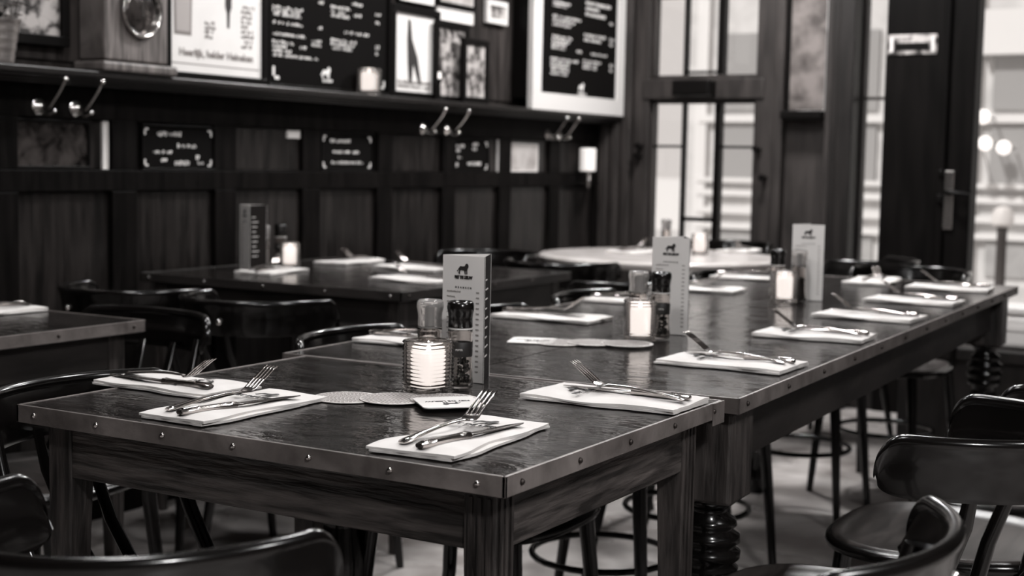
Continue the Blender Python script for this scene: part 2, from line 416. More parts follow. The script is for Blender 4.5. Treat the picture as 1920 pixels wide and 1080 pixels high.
def table(name, w, l, z, loc, rz, label, group=None, th=.027, strip=.021, apron=(.655, .732), inset=.028, leg=.046, matA='apron', matS='edging', nx=7, ny=5, legs=True, dark=False, seam=None, apin=None):
    t = tag(empty(name, loc, rz), label, 'table', group)
    x0, x1, y0, y1 = -w/2, w/2, -l/2, l/2
    if seam is None:
        MB().box(x0+.002, x1-.002, y0+.002, y1-.002, z-th, z).build('tabletop', M['table'], t, bevel=.001)
    else:
        MB().box(x0+.002, seam-.0012, y0+.002, y1-.002, z-th, z).build('tabletop', M['table'], t, bevel=.0004, seg=1)
        MB().box(seam+.0012, x1-.002, y0+.002, y1-.002, z-th, z).build('tabletop', M['table'], t, bevel=.0004, seg=1)
    e = .003
    for side in range(4):
        if side == 0: b = MB().box(x0-e, x1+e, y0-e, y0+.002, z-strip-.004, z+.001)
        if side == 1: b = MB().box(x1-.002, x1+e, y0-e, y1+e, z-strip-.004, z+.001)
        if side == 2: b = MB().box(x0-e, x1+e, y1-.002, y1+e, z-strip-.004, z+.001)
        if side == 3: b = MB().box(x0-e, x0+.002, y0-e, y1+e, z-strip-.004, z+.001)
        s = b.build('edging_strip', M[matS], t, bevel=.0008)
        if side in (0, 1):
            n = nx if side == 0 else ny; L = w if side == 0 else l
            for k in range(n):
                q = (.035 + k*(L-.07)/(n-1))
                p = (x0+q, y0-e-.0005, z-strip*.55) if side == 0 else (x1+e+.0005, y0+q, z-strip*.55)
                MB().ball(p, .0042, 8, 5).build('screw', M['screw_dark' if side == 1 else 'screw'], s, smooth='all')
    a0, a1 = apron; i = inset if apin is None else apin; tA = .022
    gap = leg*.9
    MB().box(x0+i+gap, x1-i-gap, y0+i+.004, y0+i+tA, a0, a1).build('apron', M[matA], t, bevel=.002)
    MB().box(x0+i+gap, x1-i-gap, y1-i-tA, y1-i-.004, a0, a1).build('apron', M[matA], t, bevel=.002)
    MB().box(x0+i+.004, x0+i+tA, y0+i+gap, y1-i-gap, a0, a1).build('apron', M[matA], t, bevel=.002)
    MB().box(x1-i-tA, x1-i-.004, y0+i+gap, y1-i-gap, a0, a1).build('apron', M[matA], t, bevel=.002)
    if legs:
        for sx in (0, 1):
            for sy in (0, 1):
                b = MB(); cx0 = x0+i if sx == 0 else x1-i-leg; cy0 = y0+i if sy == 0 else y1-i-leg
                tp = .014
                ax = (cx0, cx0+leg); ay = (cy0, cy0+leg)
                bx = (cx0, cx0+leg-tp) if sx else (cx0+tp, cx0+leg); by = (cy0, cy0+leg-tp) if sy else (cy0+tp, cy0+leg)
                bx = (cx0+tp, cx0+leg) if sx else (cx0, cx0+leg-tp)
                by = (cy0+tp, cy0+leg) if sy else (cy0, cy0+leg-tp)
                zt = z-th
                ring = lambda X, Y, Z: [(X[0], Y[0], Z), (X[1], Y[0], Z), (X[1], Y[1], Z), (X[0], Y[1], Z)]
                vs_ = ring((bx[0]+.004, bx[1]-.004), (by[0]+.004, by[1]-.004), 0)+ring(ax, ay, a0)+ring(ax, ay, zt)
                b.add(vs_, [(3, 2, 1, 0), (8, 9, 10, 11)]+[(j+k, j+(k+1) % 4, j+4+(k+1) % 4, j+4+k) for j in (0, 4) for k in range(4)])
                lg = b.build('leg', M['leg'], t, bevel=.003)
                # reeded face strips on the outer side
                if sx == 1 and not dark:
                    for q in range(3):
                        yy = cy0+.008+q*.013
                        MB().box(cx0+leg-.001, cx0+leg+.0025, yy, yy+.006, .25, z-th-.01).build('reed', M['leg'], lg)
                        if sy == 0: MB().box(cx0+.008+q*.013, cx0+.014+q*.013, cy0-.0025, cy0+.001, .25, z-th-.01).build('reed', M['leg'], lg)
    return t

ZT = .76
t1 = table('dining_table', .827, .664, ZT, (-1.2465, 1.744, 0), 0, 'small dark table nearest the camera with riveted metal edge', nx=7, ny=5)
# long table: rotated slightly, its near right corner at (-.818, 2.04)
LR = R(1.9); LW, LL = .90, 2.65
def LP(u, v, z=0):   # long table local: u from right edge leftwards, v from near edge away
    c, s = math.cos(LR), math.sin(LR); x, y = -u, v
    return (-.8175+c*x-s*y, 2.112+s*x+c*y, z)
cx_, cy_, _ = LP(LW/2, LL/2)
t2 = table('long_table', LW, LL, ZT-.0005, (cx_, cy_, 0), LR, 'long dark table set for many places behind the near table', inset=.05, apron=(.625, .722), matA='apron_dark', nx=5, ny=13, legs=False, leg=.09, seam=-.06, dark=True)
MB().box(.827/2+.003, .827/2+.0045, .664/2-.040, .664/2+.006, ZT-.034, ZT+.0006).build('edging_joint', M['edging'], t1)
def turned_leg(par, x, y):
    b = MB().box(-.055, .055, -.055, .055, .575, .73)
    lg = b.build('leg', M['leg'], par, bevel=.006)
    lg.location = (x, y, 0)
    s = MB().lathe([(.04, 0), (.045, .03), (.05, .06), (.03, .1), (.03, .14), (.045, .2), (.052, .27), (.05, .36), (.038, .42), (.034, .44), (.05, .447), (.052, .458), (.044, .466), (.054, .474), (.055, .486), (.044, .494), (.054, .502), (.053, .514), (.04, .522), (.048, .53), (.046, .54), (.03, .55), (.036, .562), (.055, .578)], 28)
    s.build('turned_post', M['chair'], lg, smooth='all')
for sx in (-1, 1):
    for sy in (-1, 1):
        turned_leg(t2, sx*(LW/2-.075), sy*(LL/2-.085))
t3 = table('wall_table', .9, .71, ZT, (-2.755, 1.955, 0), 0, 'dark table by the left wall, cut off by the left frame edge', matA='apron_dark', inset=.03, dark=True, nx=5, ny=4)
t4 = table('square_table', .99, 1.0, ZT, (-2.755, 3.745, 0), 0, 'dark square table against the panelled wall with menu and candle', matA='apron_dark', matS='apron_dark', dark=True, nx=5, ny=5)
t5 = tag(empty('round_table', (-2.42, 5.32, 0)), 'round pale-topped table with rolled edge in front of the window', 'table')
MB().lathe([(.46, .725), (.488, .73), (.498, .742), (.498, .752), (.49, .76), (.47, .762)], 64).build('tabletop', mat('worn_round_top', .42, .22, v2=.55, scale=8, spec=.8), t5, smooth=True)
MB().lathe([(.03, 0), (.03, .7), (.06, .725)], 20).build('pedestal', M['chair'], t5, smooth=True)
MB().lathe([(.24, 0), (.24, .02), (.05, .05), (.03, .06)], 32).build('base', M['chair'], t5, smooth=True)

# ================================================================== CHAIRS
def make_chair(deep=True):
    t = tag(empty('bentwood_chair' if deep else 'curved_back_chair'), 'x', 'chair', 'dark bentwood chairs round the tables')
    # crest rail: curved panel with a beaded rim
    fr = []; N = 72; A = R(94 if deep else 46); RX, RY, Y0 = (.197, .235, -.13) if deep else (.27, .27, -.095)
    for i in range(N+1):
        q_ = -1+2*i/N; a = A*(q_*1.35-.35*q_**3) if False else A*math.sin(q_*PI/2)**1*1.0 if False else A*(1.5*q_-.5*q_**3)
        p = Vector((RX*math.sin(a), Y0-RY*math.cos(a), 0))
        tg = Vector((RX*math.cos(a), RY*math.sin(a), 0)).normalized(); out = Vector((tg.y, -tg.x, 0))
        fr.append((p, out, Vector((0, 0, 1)), a))
    def sec(i):
        a = fr[i][3]; e = (A-abs(a))/R(10 if deep else 9); e = max(0, min(1, e)); k = math.sqrt(max(0, 1-(1-e)**2))
        zt = .727+.048*k; zb = .700-.015*k; lean = .012
        pts = []
        # bead on top, slim panel below, rounded foot
        rb = .0095
        for q in range(9):
            g = -R(50)+q*R(280)/8
            pts.append((lean+rb*math.cos(g), zt-rb+rb*math.sin(g)))
        pts += [(-.006+lean*.5, (zt+zb)/2), (-.0065, zb+.008), (-.003, zb), (.003, zb), (.0065, zb+.008), (.006+lean*.5, (zt+zb)/2)]
        return pts
    MB().sweep([f[:3] for f in fr], sec).build('crest_rail', M['chair'], t, smooth=True)
    for s in (-1, 1):
        MB().tube([(s*.165, -.165, .44), (s*.166, -.19 if deep else -.23, .55), (s*.168, -.225 if deep else -.28, .65), (s*.168, -.236 if deep else -.300, .72)], [.013, .012, .011, .009], 10).build('back_post', M['chair'], t, smooth=True)
        MB().tube([(s*.035, -.19, .44), (s*.04, -.28, .55), (s*.045, -.33, .64), (s*.047, -.348, .70)], [.012, .012, .011, .009], 10, .6).build('splat', M['chair'], t, smooth=True)
        MB().ball((s*.05, -.372, .722), .009, 8, 6).build('bolt', M['brass'], t, smooth='all')
    # seat with a rolled rim
    prof = []
    sb = MB()
    def outl(k, z, n=48):
        o = []
        for i in range(n):
            a = 2*PI*i/n; e = 2.7; q = (abs(math.cos(a))**e+abs(math.sin(a))**e)**(-1/e)
            x = k*q*math.cos(a); y = k*q*math.sin(a); x *= 1+.10*(y/.2)
            o.append((x, y, z))
        return o
    rings = [outl(.19, .432), outl(.203, .436), outl(.208, .447), outl(.204, .457), outl(.196, .458), outl(.188, .452), outl(.15, .447), outl(.08, .444), outl(.005, .443)]
    v = [p for r in rings for p in r]; n = 48
    f = [(j*n+i, j*n+(i+1) % n, (j+1)*n+(i+1) % n, (j+1)*n+i) for j in range(len(rings)-1) for i in range(n)]
    f += [tuple(range(n-1, -1, -1)), tuple(range((len(rings)-1)*n, len(rings)*n))]
    sb.add(v, f); sb.build('seat', M['seat'], t, smooth='all')
    MB().tube([(p[0]*1.0, p[1]*1.0, .442) for p in outl(.206, 0)], .0115, 8, closed=True).build('seat_rim', M['chair'], t, smooth='all')
    for sx in (-1, 1):
        for sy in (-1, 1):
            b = [(sx*.155, sy*.155, .435), (sx*.17, sy*.17, .25), (sx*.188, sy*(.188 if sy > 0 else .215), 0)]
            MB().tube(b, [.017, .015, .011], 10).build('leg', M['chair'], t, smooth=True)
    MB().tube([(.165*math.cos(2*PI*i/28), .165*math.sin(2*PI*i/28), .22) for i in range(28)], .008, 8, closed=True).build('ring_stretcher', M['chair'], t, smooth='all')
    return freeze(t)
CH = make_chair(); CS = make_chair(False)
D90 = R(90)
chairs = [
    (-1.045, 1.21, 0, 'dark bentwood chair nearest the camera at the front edge of the near table'),
    (-1.385, 1.555, -90, 'dark chair at the left edge of the near table, rim level with it'),
    (-.69, 1.375, 90, 'dark chair at bottom right whose curved back hides part of a seat'),
    (-.645, 2.10, 90, 'dark chair at right with a broad rounded back panel facing us'),
    (-.605, 2.67, 90, 'dark chair just behind the broad-backed chair on the right side'),
    (-.585, 3.14, 90, 'dark chair third from the camera along the right of the long table'),
    (-.65, 3.75, 90, 'dark chair fourth along the right of the long table'),
    (-.67, 4.3, 90, 'dark chair farthest along the right of the long table'),
    (-1.445, 2.36, -87.7, 'dark chair nearest us on the wall side of the long table'),
    (-1.46, 2.93, -87.7, 'dark chair second from us on the wall side of the long table'),
    (-1.48, 3.47, -87.7, 'dark chair third from us on the wall side of the long table'),
    (-1.51, 4.45, -87.7, 'dark chair last on the wall side of the long table'),
    (-2.86, 3.01, 0, 'dark curved-rail chair before the square table, the one nearer the wall'),
    (-2.41, 3.01, -3, 'dark curved-rail chair before the square table, the one nearer the aisle'),
    (-2.36, 2.06, 180, 'dark chair at the far end of the left frame-edge table'),
    (-2.14, 4.02, 86, 'dark chair on the aisle side of the square wall table'),
    (-2.92, 4.58, 175, 'dark chair between the square wall table and the round table'),
    (-2.5, 4.74, 8, 'dark chair pulled up before the round table, its rim catching light'),
    (-1.82, 5.66, 74, 'dark chair on the aisle side of the round table'),
    (-2.50, 6.08, 178, 'dark chair behind the round table under the window'),
    (-1.36, 4.93, 172, 'dark chair at the far head of the long table'),
]
for i, (x, y, r, lb) in enumerate(chairs):
    place(CS if i in (1, 2, 8, 9, 10, 11, 14) else CH, (x, y, 0), R(r), lb, 'dark bentwood chairs round the tables')

# ================================================================== PLACE SETTINGS
LION = [(-.5, -.32), (-.46, -.4), (-.36, -.4), (-.34, -.2), (-.28, -.08), (-.1, -.1), (.08, -.12), (.12, -.4), (.22, -.4), (.2, -.18), (.26, -.1), (.27, -.4), (.38, -.4), (.36, -.05), (.44, .1), (.5, .22), (.46, .36), (.34, .46), (.2, .4), (.12, .24), (-.1, .2), (-.34, .22), (-.42, .12), (-.52, .0), (-.6, -.14), (-.64, -.12), (-.66, -.18), (-.6, -.22), (-.54, -.16), (-.44, -.02), (-.45, -.16)]
def lion(parent, size, loc, rot, m='print', name='lion_emblem'):
    b = MB().prism([(x*size, y*size) for x, y in LION], 0, .0003)
    o = b.build(name, M[m], parent); o.location = loc; o.rotation_euler = rot; return o

def make_napkin(L=.258, Wd=.128, seed=0, printed=True):
    t = tag(empty('napkin'), 'x', 'napkin', 'folded white napkins at the places')
    nx, ny = 10, 18; v = []; top = {}
    def hgt(u, w): return .0105+.005*noise.noise(Vector((u*12+seed*7, w*11, 0)))
    def edge(w): return .012*noise.noise(Vector((seed*3.1, w*13, 2)))
    b = MB()
    # stacked folds: lower leaf and upper leaf
    for lay, (zo, zk, g) in enumerate(((0, .5, 0), (.45, 1.0, .0012))):
        vs_ = []
        for j in range(ny+1):
            w = L*j/ny
            for i in range(nx+1):
                s = -1+2*i/nx
                ww = Wd/2+edge(w+lay)*1.0-g
                x = s*ww; y = w+(.003*noise.noise(Vector((s*3, seed, lay))) if j in (0, ny) else 0)
                edgef = min(1, (1-abs(s))*4)*min(1, min(w, L-w)/.012)
                z1 = hgt(x, w)*zk*(.72+.28*max(0, edgef))
                vs_.append((x, y, z1))
        n = len(vs_)
        for p in list(vs_): vs_.append((p[0], p[1], .0008 if lay == 0 else p[2]*.55))
        fs = []
        q = lambda i, j: j*(nx+1)+i
        for j in range(ny):
            for i in range(nx):
                fs.append((q(i, j), q(i+1, j), q(i+1, j+1), q(i, j+1))); fs.append((n+q(i, j+1), n+q(i+1, j+1), n+q(i+1, j), n+q(i, j)))
        bd = [q(i, 0) for i in range(nx+1)]+[q(nx, j) for j in range(1, ny+1)]+[q(i, ny) for i in range(nx-1, -1, -1)]+[q(0, j) for j in range(ny-1, 0, -1)]
        for k in range(len(bd)):
            a, c = bd[k], bd[(k+1) % len(bd)]; fs.append((a, n+a, n+c, c))
        b.add(vs_, fs)
    b.build('folded_cloth', M['napkin'], t, smooth=True)
    if printed:
        zt = .0130
        text('lettering', 'PIET DE LEEUW', .0135, M['print'], t, (0, .173, zt), (0, 0, 0), bold=.0003)
        lion(t, .03, (0, .2, zt), (0, 0, 0))
        text('lettering', 'AMSTERDAM', .005, M['printgrey'], t, (0, .162, zt))
    return freeze(t)

def bezl(pts, n=8):
    P = [Vector(p) for p in pts]; out = []
    for i in range(len(P)-1):
        p0 = P[max(i-1, 0)]; p1 = P[i]; p2 = P[i+1]; p3 = P[min(i+2, len(P)-1)]
        for k in range(n):
            t = k/n; out.append(.5*((2*p1)+(-p0+p2)*t+(2*p0-5*p1+4*p2-p3)*t*t+(-p0+3*p1-3*p2+p3)*t*t*t))
    out.append(P[-1]); return out

def strip(b, path, widths, ths):
    # flat bar along path in local Y-Z, widths in x
    n = len(path); v = []
    for i, p in enumerate(path):
        t = (path[min(i+1, n-1)]-path[max(i-1, 0)]).normalized(); nn = Vector((1, 0, 0)).cross(t).normalized()
        w, h = widths[i]/2, ths[i]/2
        for a, c in ((-1, -.4), (-.7, -1), (.7, -1), (1, -.4), (1, .4), (.6, 1), (-.6, 1), (-1, .4)):
            v.append(p+Vector((1, 0, 0))*w*a+nn*h*c)
    f = [(j*8+k, j*8+(k+1) % 8, (j+1)*8+(k+1) % 8, (j+1)*8+k) for j in range(n-1) for k in range(8)]
    f += [tuple(range(7, -1, -1)), tuple(range((n-1)*8, n*8))]
    b.add(v, f)
def lerp(tab, t):
    for (a, x), (c, y) in zip(tab, tab[1:]):
        if t <= c: return x+(y-x)*(t-a)/(c-a)
    return tab[-1][1]

def make_fork():
    t = tag(empty('fork'), 'x', 'fork', 'forks on the napkins')
    n = 24; path = []; w = []; h = []
    for i in range(n+1):
        s = i/n; y = s*.132; z = .004+.010*math.sin(min(1, s/.85)*PI/2)
        path.append(Vector((0, y, z))); w.append(lerp(((0, .012), (.04, .017), (.12, .0165), (.2, .012), (.6, .0085), (.85, .006), (1, .0075)), s)); h.append(lerp(((0, .003), (.06, .0046), (.6, .004), (1, .003)), s))
    b = MB(); strip(b, path, w, h); hd = b.build('handle', M['cutlery'], t, smooth=True)
    MB().tube([(0, .006, .0062), (0, .03, .008)], [.0035, .002], 8, .5).build('handle_ornament', M['cutlery'], hd, smooth=True)
    # head: neck, shoulder and four rising tines
    z0 = path[-1].z; b = MB()
    pts = [Vector((0, .131, z0)), Vector((0, .138, z0-.001)), Vector((0, .146, z0-.001)), Vector((0, .154, z0+.003))]
    strip(b, pts, [.0075, .014, .0235, .0255], [.003, .0024, .002, .002])
    b.build('shoulder', M['cutlery'], t, smooth=True)
    for k in range(4):
        x = (-1.5+k)*.0069; b = MB()
        pth = bezl([(0, .153, z0+.0025), (0, .165, z0+.011), (0, .178, z0+.020), (0, .190, z0+.028), (0, .197, z0+.0315)], 4)
        strip(b, pth, [.0042-.0022*i/(len(pth)-1) for i in range(len(pth))], [.002]*len(pth))
        b.xform(Matrix.Translation((x, 0, 0))).build('tine', M['cutlery'], t, smooth=True)
    return freeze(t)

def make_knife():
    t = tag(empty('knife'), 'x', 'knife', 'knives on the napkins')
    n = 18; path = []; w = []; h = []
    for i in range(n+1):
        s = i/n; path.append(Vector((0, s*.096, .0055))); w.append(lerp(((0, .013), (.05, .017), (.15, .0175), (.3, .014), (.9, .0135), (1, .0155)), s)); h.append(lerp(((0, .006), (.1, .0085), (.9, .0075), (1, .009)), s))
    b = MB(); strip(b, path, w, h); hd = b.build('handle', M['cutlery'], t, smooth=True)
    MB().tube([(0, .006, .0095), (0, .03, .0105)], [.0035, .002], 8, .5).build('handle_ornament', M['cutlery'], hd, smooth=True)
    path = []; w = []; h = []
    for i in range(15):
        s = i/14; path.append(Vector((.002*s, .094+s*.122, .0055-.001*s))); w.append(lerp(((0, .010), (.1, .014), (.5, .0165), (.85, .014), (1, .003)), s)); h.append(lerp(((0, .005), (.15, .0024), (1, .0012)), s))
    b = MB(); strip(b, path, w, h); b.build('blade', M['cutlery'], t, smooth=True)
    return freeze(t)
NK = [make_napkin(seed=1), make_napkin(seed=2, L=.27, Wd=.12), make_napkin(seed=3), make_napkin(seed=5, printed=False)]
FK = make_fork(); KN = make_knife()
# x, y of the handle-end middle, heading, napkin kind, length/width scale, wording
settings = [
    (-1.712, 1.668, -91, 0, (1.0, .92), 'on the left edge of the near table'),
    (-1.382, 1.434, -1, 1, (1., 1.), 'at the front edge of the near table, the left one of two'),
    (-.985, 1.436, 3, 1, (1.05, 1.), 'at the front edge of the near table by the near corner'),
    (-.838, 1.972, 90, 2, (1.1, 1.), 'on the right edge of the near table by the joint'),
    (-.850, 2.468, 90, 0, (1.2, .94), 'first on the aisle edge of the long table'),
    (-.868, 2.995, 93, 2, (1.1, .92), 'second on the aisle edge of the long table'),
    (-.885, 3.468, 90, 3, (1.2, .95), 'third on the aisle edge of the long table'),
    (-.905, 3.968, 91, 3, (1.2, .95), 'fourth on the aisle edge of the long table'),
    (-.93, 4.49, 95, 3, (1.25, .95), 'fifth and last on the aisle edge of the long table'),
    (-1.335, 4.70, 186, 3, (1.1, 1.), 'at the far head of the long table'),
    (-1.718, 2.365, -88, 3, (1.1, .9), 'nearest us on the wall edge of the long table'),
    (-1.738, 2.93, -89, 3, (1., 1.), 'second on the wall edge of the long table'),
    (-1.755, 3.42, -87, 3, (1., 1.), 'third on the wall edge of the long table'),
    (-1.775, 3.89, -87, 3, (1., 1.), 'fourth on the wall edge of the long table'),
    (-1.80, 4.41, -87, 3, (1., 1.), 'last on the wall edge of the long table'),
    (-2.95, 3.42, 8, 3, (1., .9), 'on the front edge of the square wall table'),
    (-2.31, 3.58, 86, 3, (1.15, 1.), 'nearest us on the aisle edge of the square wall table'),
    (-2.58, 3.98, 86, 3, (1.3, 1.), 'second on the aisle edge of the square wall table'),
    (-3.06, 4.19, 184, 3, (1., 1.), 'on the far edge of the square wall table'),
    (-2.665, 2.30, 178, 3, (1., 1.), 'on the table at the left frame edge'),
    (-2.56, 5.22, -10, 3, (1., .8), 'at the front of the round window table'),
    (-2.25, 5.86, 182, 3, (1., .8), 'at the window side of the round table'),
]
for i, (x, y, r, k, sc, wd) in enumerate(settings):
    far = i >= 4
    a = R(r); c, s = math.cos(a), math.sin(a); z = ZT+.001 if i < 20 else ZT+.003
    place(NK[k], (x, y, z), a, 'folded white napkin '+wd, 'folded white napkins at the places', (sc[0], sc[1], 1))
    def at(u, w): return (x+c*u-s*w, y+s*u+c*w)
    mir = -1 if i in (0,) else 1
    j1 = random.uniform(-.05, .05); j2 = random.uniform(-.05, .05)
    if i < 4: j1, j2 = [(-.06, .02), (-.10, -.16), (-.10, -.16), (-.05, .03)][i]
    fo = at(-.018 if i != 0 else .022, .012); kn = at(.012 if i != 0 else -.022, .004)
    if i == 0: kn = at(.034, .225); fo = at(.012, .02)
    if i == 3: fo = at(-.012, .006); kn = at(.012, .008)
    place(FK, (fo[0], fo[1], z+.0105), a+j1, 'steel fork '+wd, 'forks on the napkins')
    place(KN, (kn[0], kn[1], z+.0095), a+j2+(PI if i == 0 else 0), 'steel knife '+wd, 'knives on the napkins')

# ================================================================== TABLE TOP THINGS
def make_candle_glass():
    t = tag(empty('candle_glass'), 'x', 'candle holder', 'ribbed candle glasses')
    H = .086; ro = .0325; prof = [(ro*.8, 0), (ro*.97, .002)]
    k = 13
    for i in range(k*4+1):
        z = .004+i*(H-.008)/(k*4); prof.append((ro+.0013*math.cos(i*PI/2), z))
    prof += [(ro*.98, H-.001), (ro*.93, H), (ro*.88, H-.001), (ro*.865, H-.006), (ro*.85, .016), (ro*.72, .0095), (.0005, .009)]
    b = MB().lathe(prof, 48, cap=False, sq=5)
    n = 48; b.f.append(tuple(range(n-1, -1, -1)))
    b.build('ribbed_glass', M['candleglass'], t, smooth='all')
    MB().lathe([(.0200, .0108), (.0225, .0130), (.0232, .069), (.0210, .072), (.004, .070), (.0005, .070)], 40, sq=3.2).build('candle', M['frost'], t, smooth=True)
    MB().lathe([(.0006, .0705), (.003, .073), (.0035, .076), (.0018, .081), (.0004, .084)], 12).build('flame', M['flame'], t, smooth='all')
    return freeze(t)
CG = make_candle_glass()
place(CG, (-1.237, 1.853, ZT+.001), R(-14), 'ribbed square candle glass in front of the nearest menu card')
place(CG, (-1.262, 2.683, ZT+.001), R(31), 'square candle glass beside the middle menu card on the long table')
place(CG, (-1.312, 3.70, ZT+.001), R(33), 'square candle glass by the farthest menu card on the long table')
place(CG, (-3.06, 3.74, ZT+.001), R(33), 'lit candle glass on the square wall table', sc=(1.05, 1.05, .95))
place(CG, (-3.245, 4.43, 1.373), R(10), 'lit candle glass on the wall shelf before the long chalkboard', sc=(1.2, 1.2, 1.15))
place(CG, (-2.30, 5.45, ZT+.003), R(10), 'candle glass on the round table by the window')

def make_grinder(salt=False):
    nm = 'salt_grinder' if salt else 'pepper_grinder'
    t = tag(empty(nm), 'x', nm.replace('_', ' '), nm.replace('_', ' ')+'s')
    gp = [(.019, 0), (.0215, .002), (.0222, .008), (.0205, .03), (.0195, .05), (.0195, .075), (.0205, .09), (.020, .096), (.0168, .099)]
    ins = [(.0150, .099), (.0178, .090), (.0172, .07), (.0176, .035), (.0195, .01), (.018, .0045), (.0005, .0045)]
    b = MB().lathe(gp+ins, 32, cap=False); b.f.append(tuple(range(31, -1, -1)))
    b.build('glass_jar', M['glass'], t, smooth='all')
    cap = [(.0195, .099), (.020, .100), (.0195, .113), (.0205, .122), (.0222, .130), (.0215, .138), (.0185, .1415), (.0165, .1405), (.0155, .1385), (.0005, .138)]
    o = MB().lathe(cap, 32, cap=False); o.f.append(tuple(range(31, -1, -1))); o.build('cap', M['clearplastic' if salt else 'plastic'], t, smooth='all')
    MB().lathe([(.0172, .0955), (.0198, .0958), (.0198, .0985), (.0172, .0988)], 28).build('collar', M['clearplastic' if salt else 'printlight'], t, smooth=True)
    if not salt:
        MB().lathe([(.0199, .052), (.0200, .0525), (.0206, .0755), (.0203, .076)], 32, cap=False).build('label', M['label'], t, smooth='all')
        text('lettering', 'PEPER', .0045, M['printlight'], t, (.0, -.0212, .064), (R(90), 0, 0))
        rnd = random.Random(3); pb = MB()
        for q in range(170):
            h = rnd.uniform(.0075, .050 if q < 140 else .056); a = rnd.uniform(0, 2*PI); r = rnd.choice((.0135, .0145, .012, .008)) if h < .04 else rnd.uniform(.004, .0135)
            pb.ball((r*math.cos(a), r*math.sin(a), h), .0026, 6, 4)
        tag(pb.build('peppercorns', M['pepper'], t, smooth='all'), kind='stuff')
    else:
        tag(MB().lathe([(.017, .0052), (.0185, .011), (.0166, .035), (.0163, .062), (.01, .066), (.0005, .067)], 24).build('salt', M['salt'], t, smooth=True), kind='stuff')
        MB().lathe([(.0005, .099), (.006, .0995), (.006, .13), (.0005, .132)], 12, cap=False).build('grinder_core', M['printlight'], t, smooth=True)
    return freeze(t)
PG = make_grinder(); SG = make_grinder(True)
place(PG, (-1.228, 1.932, ZT+.001), R(28), 'pepper grinder with black cap beside the nearest candle glass')
place(PG, (-1.244, 2.745, ZT+.001), R(28), 'pepper grinder with black cap beside the middle menu card')
place(PG, (-1.348, 3.745, ZT+.001), R(28), 'pepper grinder with black cap behind the farthest candle glass')
place(PG, (-3.135, 3.78, ZT+.001), R(28), 'pepper grinder on the square wall table beside the candle')
place(SG, (-1.278, 1.918, ZT+.001), R(28), 'clear salt grinder half hidden behind the nearest candle glass')
place(SG, (-1.292, 2.735, ZT+.001), R(28), 'clear salt grinder behind the middle candle glass')
place(SG, (-1.295, 3.77, ZT+.001), R(28), 'clear salt grinder behind the farthest candle glass')
place(SG, (-3.125, 3.68, ZT+.001), R(28), 'salt grinder on the square wall table beside the menu')
place(SG, (-2.44, 5.42, ZT+.003), R(28), 'white-topped salt grinder on the round table by the window')

def make_menu():
    t = tag(empty('menu_card'), 'x', 'menu', 'three-sided menu cards')
    sd = .088; H = .21; h = sd*math.sqrt(3)/2
    # triangular prism shell: front face at y=0 looking to -Y
    P = [(-sd/2, 0), (sd/2, 0), (0, h)]
    th = .0008
    names = ('front_panel', 'side_panel', 'back_panel')
    for k in range(3):
        a, c = Vector(P[k]), Vector(P[(k+1) % 3]); d = (c-a).normalized(); nn = Vector((d.y, -d.x))
        q = [a, c, c-nn*th, a-nn*th]
        if k == 0:
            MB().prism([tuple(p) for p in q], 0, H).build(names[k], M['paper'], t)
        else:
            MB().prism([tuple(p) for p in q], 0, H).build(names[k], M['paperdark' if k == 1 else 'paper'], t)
    rx = (R(90), 0, 0); y = -.0006
    lion(t, .021, (0, y, .188), rx)
    text('lettering', 'PIET DE LEEUW', .0068, M['print'], t, (0, y, .174), rx, bold=.0004, sp=.95, xs=.82)
    o = text('lettering', 'DRANKEN', .0044, M['print'], t, (0, y, .157), rx, sp=2.0)
    for q in range(16):
        z = .149-q*.0088
        ln = MB()
        rnd = random.Random(q)
        x = -.034; e = x+rnd.uniform(.014, .03)
        while x < e:
            w = rnd.uniform(.0006, .0014); ln.box(x, x+w, y-.0002, y, z, z+rnd.uniform(.0014, .0024)); x += w+rnd.uniform(.0004, .0008)
        ln.build('menu_line', M['printgrey'], t)
        pr = MB(); x = .027
        for w in range(3): pr.box(x+w*.0022, x+w*.0022+.0014, y-.0002, y, z, z+.0024)
        pr.build('price', M['printgrey'], t)
    # pale rows on the dark side
    d = (Vector(P[2])-Vector(P[1])).normalized(); ang = math.atan2(d.y, d.x); 
    for q in range(9):
        z = .17-q*.016; b = MB().box(.012, .03+.02*((q*37 % 10)/10), -.0006, -.0001, z, z+.002)
        o = b.build('menu_line', M['printlight'], t); o.location = (P[1][0], P[1][1], 0); o.rotation_euler = (0, 0, ang)
    return freeze(t)
MC = make_menu()
place(MC, (-1.262, 1.993, ZT+.001), R(-5), 'menu card with lion emblem standing behind the nearest pepper grinder')
place(MC, (-1.262, 2.832, ZT+.001), R(2), 'menu card standing in the middle of the long table')
place(MC, (-1.285, 3.81, ZT+.001), R(14), 'menu card farthest along the long table')
place(MC, (-3.12, 3.58, ZT+.001), R(-29), 'menu card on the square wall table, mostly its dark side showing')

